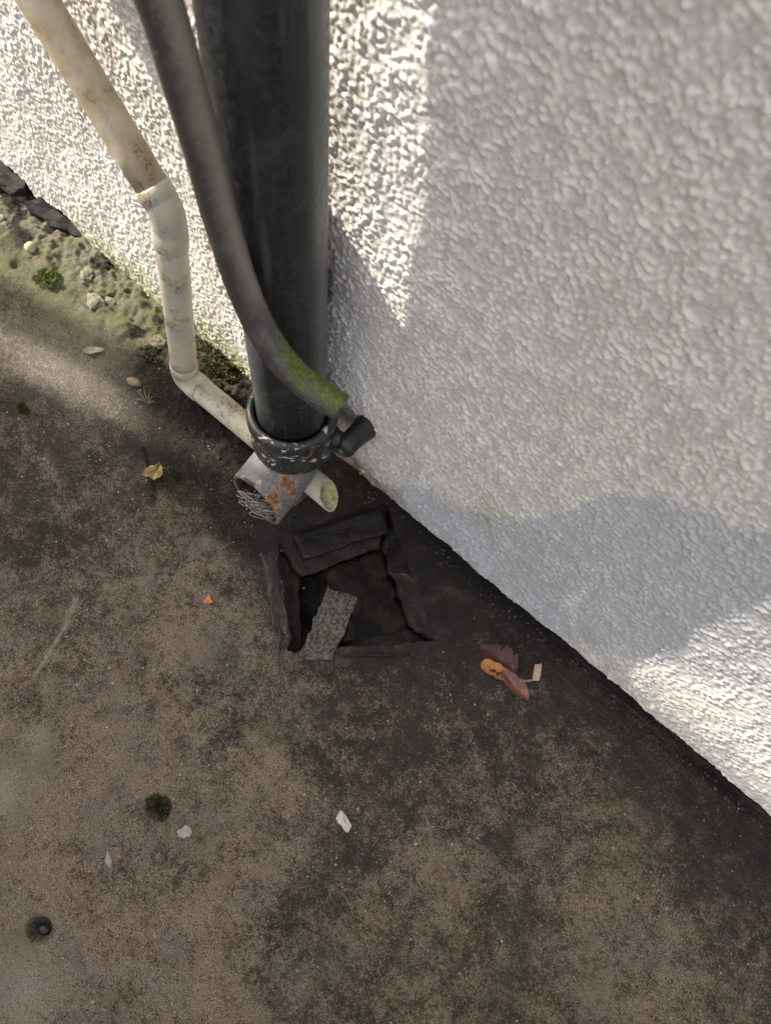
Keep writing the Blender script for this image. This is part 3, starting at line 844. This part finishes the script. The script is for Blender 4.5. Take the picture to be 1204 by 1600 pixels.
# ------------------------------------------------------------------ leaves
def leaf(name, loc, length, width, rot, mat, curl=0.0, fold=0.0, roll=0.0, serr=0.0, peak=.45, tip=1.0, lift=.001, stem=0.0, nu=26, nv=12, seed=0, pitch=0.0, crumple=0.0):
    V, F, A = [], [], []
    for side in (0, 1):
        for i in range(nu + 1):
            u = i / nu
            w = (math.sin(math.pi * u ** (math.log(.5) / math.log(peak)))) ** tip * .5
            w = max(w, .012)
            if serr: w *= 1 + serr * ((u * 11) % 1.0 - .5)
            for j in range(nv + 1):
                v = j / nv * 2 - 1
                x = (u - .5) * length
                y = v * w * width
                if roll:
                    an = v * roll * w * 2
                    y = math.sin(an) / max(roll, .01) * width * .5; zz = (1 - math.cos(an)) / max(roll, .01) * width * .5
                else: zz = 0
                z = zz + fold * abs(v) * w * width + curl * (u - .5) ** 2 * length + .0012 * math.sin(9 * u + seed) * v + .0008 * mnoise.noise(Vector((u * 6, v * 3, seed)))
                cr_ = mnoise.noise_vector(Vector((x * 120, y * 120, seed * 3.7))) * crumple
                V.append(Vector((x, y, z - side * .0005)) + cr_)
                A.append(max(math.exp(-(v / .10) ** 2), .6 * math.exp(-(((u * 7 + abs(v) * 1.3) % 1.0 - .5) / .13) ** 2)))
    n = (nu + 1) * (nv + 1)
    for i in range(nu):
        for j in range(nv):
            a = i * (nv + 1) + j
            F.append((a, a + 1, a + nv + 2, a + nv + 1)); F.append((n + a, n + a + nv + 1, n + a + nv + 2, n + a + 1))
    bd = [j for j in range(nv)] + [i * (nv + 1) + nv for i in range(nu)] + [nu * (nv + 1) + nv - j for j in range(nv)] + [(nu - i) * (nv + 1) for i in range(nu)]
    for k in range(len(bd)):
        a, b = bd[k], bd[(k + 1) % len(bd)]; F.append((a, b, n + b, n + a))
    me = fix_normals(pyd(name, V, F, True, dict(vein=A)))
    zmin = min(v.z for v in V)
    Mx = Matrix.Translation(Vector(loc) + Vector((0, 0, lift - zmin))) @ Matrix.Rotation(rot, 4, 'Z') @ Matrix.Rotation(pitch, 4, 'Y')
    me.transform(Mx)
    return me, Mx

def G0(x, y): return (x, y, gz(x, y))

me, _ = leaf('fallen_leaf', G0(.503, -.083), .070, .050, math.radians(5), m_leaf('dark_red_leaf', (.035, .008, .010), (.075, .016, .018), (.10, .03, .03), .3), curl=.25, fold=.22, serr=.5, peak=.62, tip=.8, seed=1, crumple=.0022)
tag(obj('fallen_leaf', me, bpy.data.materials['dark_red_leaf']), 'dark red toothed leaf, uppermost of the leaves beside the wall', 'leaf')
orange_m = m_leaf('orange_leaf', (.42, .17, .045), (.50, .22, .07), (.33, .12, .04), .5)
me, _ = leaf('fallen_leaf', G0(.522, -.0985), .066, .026, math.radians(16), orange_m, curl=.35, fold=.12, roll=1.0, peak=.28, tip=.8, lift=.005, seed=2, crumple=.0016)
lf = obj('fallen_leaf', me, orange_m)
tag(lf, 'orange rolled leaf lying between the dark red and the brown leaf', 'leaf')
stem_m = m_plain('pale_leaf_stalk', (.34, .27, .18), (.42, .35, .24), 200, .6)
obj('stalk', tube('stalk', catmull([(.548, -.088, .009), (.556, -.081, .007), (.562, -.073, .005)], 5), .0012, 8), stem_m, lf)
brown_m = m_leaf('brown_leaf', (.10, .030, .024), (.20, .075, .055), (.30, .16, .12), .35)
me, _ = leaf('fallen_leaf', G0(.546, -.1005), .054, .026, math.radians(-6), brown_m, curl=.4, fold=.25, roll=.9, peak=.5, tip=.6, lift=.014, seed=3, crumple=.0020)
tag(obj('fallen_leaf', me, brown_m), 'reddish brown curled leaf, lowest of the leaves beside the wall', 'leaf')
tan_m = m_plain('tan_paper', (.40, .30, .19), (.48, .37, .25), 150, .7, .3)
tg = obj('paper_scrap', slab('paper_scrap', ((.562, -.074, .004), (.570, -.067, .005), (.558, -.046, .009), (.550, -.053, .008)), .003, 6, .0005, 90), tan_m)
tag(tg, 'small tan oblong scrap standing by the stalk of the orange leaf', 'scrap')
yel_m = m_leaf('yellow_leaf', (.20, .13, .04), (.42, .33, .13), (.14, .08, .02), .6)
me, _ = leaf('fallen_leaf', G0(-.083, -.223), .032, .028, math.radians(-62), yel_m, curl=1.3, fold=.7, peak=.6, tip=.7, serr=.5, seed=4, crumple=.006)
tag(obj('fallen_leaf', me, yel_m), 'small crumpled yellow leaf lying on the dark paving left of the shoe', 'leaf')
red_m = m_leaf('red_leaf', (.42, .10, .045), (.50, .16, .06), (.30, .06, .03), .5)
V, F = [], []
lobes = [(0, .016, .0045), (.9, .010, .004), (-1.0, .009, .004)]
for k, (an, ln, wd) in enumerate(lobes):
    m_, _ = leaf('tmp', (0, 0, 0), ln, wd * 1.6, 0, red_m, curl=.3, fold=.2, nu=8, nv=4, seed=k)
    m_.transform(Matrix.Rotation(math.radians(128) + an, 4, 'Z') @ Matrix.Translation((ln * .5, 0, 0)))
    b = len(V); V.extend([v.co.copy() for v in m_.vertices]); F.extend([tuple(b + i for i in p.vertices) for p in m_.polygons]); bpy.data.meshes.remove(m_)
me = pyd('fallen_leaf', V, F); me.transform(Matrix.Translation(Vector(G0(.133, -.314)) + Vector((0, 0, .003))))
tag(obj('fallen_leaf', me, red_m), 'tiny bright red lobed leaf alone on the paving left of the drain', 'leaf')
gl_m = m_leaf('grey_green_leaf', (.24, .24, .15), (.33, .32, .22), (.18, .18, .10), .6)
me, _ = leaf('fallen_leaf', G0(-.329, -.142), .036, .014, math.radians(50), gl_m, curl=.3, fold=.3, peak=.45, seed=6, lift=.003)
tag(obj('fallen_leaf', me, gl_m), 'small grey green leaf lying in the shadow band on the left', 'leaf')

# ------------------------------------------------------------------ stones
pale_st = m_plain('pale_stone', (.38, .34, .29), (.50, .45, .39), 90, .8, .5)
grn_st = m_plain('lichen_pebble', (.26, .26, .16), (.38, .37, .25), 90, .85, .5)
org_st = m_plain('orange_stone', (.16, .11, .07), (.25, .175, .12), 90, .8, .5)
org_st2 = m_plain('buff_stone', (.22, .17, .125), (.32, .25, .19), 90, .85, .6)
def put(name, x, y, r, mat, label, cat, sq=(1, 1, .7), seed=0, rough=.3, sub=3, rz=0, group=None, up=.45):
    o = obj(name, stone(name, (x, y, gz(x, y) + r * sq[2] * up), r, sq, seed, rough, sub, rz), mat)
    return tag(o, label, cat, group)
put('stone_chip',   .488, -.399, .0105, pale_st, 'small white stone chip alone in the middle of the paving', 'stone', (1.15, .72, .45), 3, .75, 2, math.radians(-5))
put('pebble', -.576, -.078, .0105, grn_st, 'round greenish pebble on the mossy strip by the left wall', 'pebble', (1, 1, .95), 1, .12)
put('stone_chip', .341, -.547, .0085, m_plain('grey_stone', (.24, .22, .20), (.32, .29, .27), 90, .8, .5), 'flat grey stone chip just below the dark moss patch', 'stone', (1.1, .8, .35), 9, .5, 2, .9)
put('stone_chip', .293, -.635, .0085, org_st2, 'narrow pale stone chip below and left of the dark moss patch', 'stone', (1.4, .5, .3), 5, .5, 2, math.radians(-35), up=.2)
put('stone_chip', -.234, -.137, .0120, org_st, 'orange brown stone chip beside the foot of the cream pipe', 'stone', (1.2, .7, .5), 6, .45, 2, .3)
put('stone_chip',   .291, -.744, .0085, m_plain('black_stone', (.02, .02, .02), (.05, .05, .05), 90, .35, .4), 'black stone sitting in the small round hole at lower left', 'stone', (1.1, .8, .7), 8, .3, 3, .3, up=.2)
rub = [(-.405, -.076, .015, 'flat mortar lump below and right of the green moss cushion'), (-.392, -.058, .010, 'small mortar crumb touching the flat lump near the moss cushion'), (-.454, -.050, .012, 'mortar lump right of the dark slate fragment'), (-.262, -.057, .012, 'dark rubble lump just left of the upright cream pipe'), (-.235, -.040, .011, 'dark rubble lump partly behind the upright cream pipe'), (-.665, -.075, .011, 'mortar lump at the left edge under the dark slate')]
for i, (x, y, r, lb) in enumerate(rub):
    put('rubble_stone', x, y, r, M['mortar'] if x < -.3 else M['rubble'], lb, 'rubble', (1.15, .9, .5), 20 + i, .6, 3, i * 1.3, 'lumps of broken mortar by the left wall', up=.1)
o = obj('slate_fragment', slab('slate_fragment', ((-.640, -.034, .025), (-.625, .012, .032), (-.515, .004, .012), (-.560, -.018, .012)), .016, 10, .0055, 38, False), M['slate'])
tag(o, 'dark triangular slate fragment poking from under the left wall', 'slate')
o = obj('slate_fragment', slab('slate_fragment', ((-.82, -.070, .036), (-.785, -.010, .040), (-.672, .008, .034), (-.690, -.036, .022)), .018, 10, .0055, 38, False), M['slate'])
tag(o, 'dark slate fragment at the far left edge below the wall', 'slate')

# ------------------------------------------------------------------ moss
def moss_clump(name, x, y, rx, ry, hgt, n, seed, mat, blade=.0042):
    r = random.Random(seed)
    V, F, A = [], [], []
    for k in range(n):
        while True:
            u, v = r.uniform(-1, 1), r.uniform(-1, 1)
            if u * u + v * v < 1 - .25 * r.random(): break
        px, py = x + u * rx, y + v * ry
        if mnoise.noise(Vector((px * 70, py * 70, seed))) < -.05 + .5 * (u * u + v * v - .6): continue
        z = gz(px, py) + hgt * max(0, 1 - (u * u + v * v)) ** .6 * r.uniform(.55, 1.1)
        d = Vector((u * .8 + r.uniform(-.7, .7), v * .8 + r.uniform(-.7, .7), r.uniform(.3, 1.2))).normalized()
        s = d.cross(Vector((r.uniform(-1, 1), r.uniform(-1, 1), r.uniform(-1, 1)))).normalized()
        l = blade * r.uniform(.5, 1.3); w = l * .32
        p = Vector((px, py, z))
        b = len(V); t = r.random()
        V += [p - d * l * .5, p + s * w, p + d * l, p - s * w]; A += [t] * 4
        F.append((b, b + 1, b + 2, b + 3))
    return obj(name, pyd(name, V, F, False, dict(tone=A)), mat)
mg = m_moss('bright_moss', (.045, .075, .010), (.13, .19, .025))
md_ = m_moss('dark_moss', (.022, .026, .008), (.085, .090, .032))
mgrey = m_moss('grey_moss', (.05, .055, .028), (.16, .165, .09))
tag(moss_clump('moss_clump', -.497, -.103, .028, .024, .016, 900, 1, mg), 'bright green moss cushion on the strip along the left wall', 'moss')
tag(moss_clump('moss_clump', .295, -.551, .023, .017, .008, 800, 2, md_, .0035), 'dark round moss patch in a hollow of the paving', 'moss')
tag(moss_clump('moss_clump', -.321, -.292, .014, .010, .004, 300, 3, md_, .0035), 'small dark moss speck near the left edge of the paving', 'moss')
tag(moss_clump('moss_clump', -.165, -.016, .055, .020, .020, 1700, 4, mgrey, .0045), 'grey green moss between the cream pipe and black downpipe', 'moss')
tag(moss_clump('moss_clump', -.255, -.085, .026, .018, .010, 600, 5, md_), 'dark moss beside the left of the upright cream pipe', 'moss')
tag(moss_clump('moss_clump', -.06, -.205, .016, .010, .004, 250, 6, md_), 'dark moss speck right of the yellow leaf', 'moss')
V, F = [], []
for k, (a, ln) in enumerate([(2.2, .03), (2.6, .038), (3.0, .028), (1.7, .02), (3.5, .022), (.9, .016)]):
    add_tube(catmull([(-.186, -.149, .003), (-.186 + math.cos(a) * ln * .5, -.149 + math.sin(a) * ln * .5, .012), (-.186 + math.cos(a) * ln, -.149 + math.sin(a) * ln, .004)], 5), .0008, 5)
tag(obj('grass_tuft', pyd('grass_tuft', V, F), m_plain('grass_blade', (.06, .075, .025), (.13, .14, .06), 100, .6)), 'few thin grass blades below the lower cream elbow', 'grass')

# ------------------------------------------------------------------ loose grit
r = random.Random(21)
V, F = [], []
for k in range(2600):
    x, y = r.uniform(-.6, 1.1), r.uniform(-.88, -.01)
    if .12 < x < .43 and -.29 < y < 0: continue
    s = .0005 + .0014 * r.random() ** 5
    z = gz(x, y) + s * .3
    a = r.uniform(0, 6.28); e = r.uniform(.5, 1.2)
    b = len(V)
    for ux, uy, uz in ((1, 0, 0), (0, e, 0), (-1, 0, 0), (0, -e, 0), (0, 0, .8), (0, 0, -.8)):
        V.append((x + s * (ux * math.cos(a) - uy * math.sin(a)), y + s * (ux * math.sin(a) + uy * math.cos(a)), z + s * uz))
    for f in ((0, 1, 4), (1, 2, 4), (2, 3, 4), (3, 0, 4), (1, 0, 5), (2, 1, 5), (3, 2, 5), (0, 3, 5)): F.append(tuple(b + i for i in f))
gr = obj('grit', pyd('grit', V, F, False), m_plain('pale_grit', (.30, .28, .24), (.50, .47, .42), 60, .9))
gr['kind'] = 'stuff'
gr['label'] = 'fine pale grit scattered over the dark paving'

# crumbs of render and dirt fallen along the foot of the wall
r = random.Random(33)
V, F = [], []
for k in range(620):
    if k < 420: x, y = r.uniform(.16, 1.05), -.006 - abs(r.gauss(0, .012))
    else: x, y = r.gauss(.02, .10), r.gauss(-.145, .03)
    if .20 < x < .42 and y < -.012 - .6 * max(0, x - .21) * 0 and k < 420 and x < .24: continue
    s = .0008 + .0030 * r.random() ** 3
    z = gz(x, y) + s * .3
    b = len(V); a = r.uniform(0, 6.28)
    for ux, uy, uz in ((1, 0, 0), (.2, .8, .1), (-.9, .2, 0), (-.1, -1, .1), (.1, .1, .8), (0, 0, -.8)):
        q = r.uniform(.7, 1.2)
        V.append((x + s * q * (ux * math.cos(a) - uy * math.sin(a)), y + s * q * (ux * math.sin(a) + uy * math.cos(a)), z + s * q * uz))
    for f in ((0, 1, 4), (1, 2, 4), (2, 3, 4), (3, 0, 4), (1, 0, 5), (2, 1, 5), (3, 2, 5), (0, 3, 5)): F.append(tuple(b + i for i in f))
cb = obj('wall_crumbs', pyd('wall_crumbs', V, F, False), m_plain('dirty_crumb', (.015, .013, .011), (.085, .072, .058), 45, .9))
cb['kind'] = 'stuff'
cb['label'] = 'dark crumbs of dirt and render along the foot of the wall'
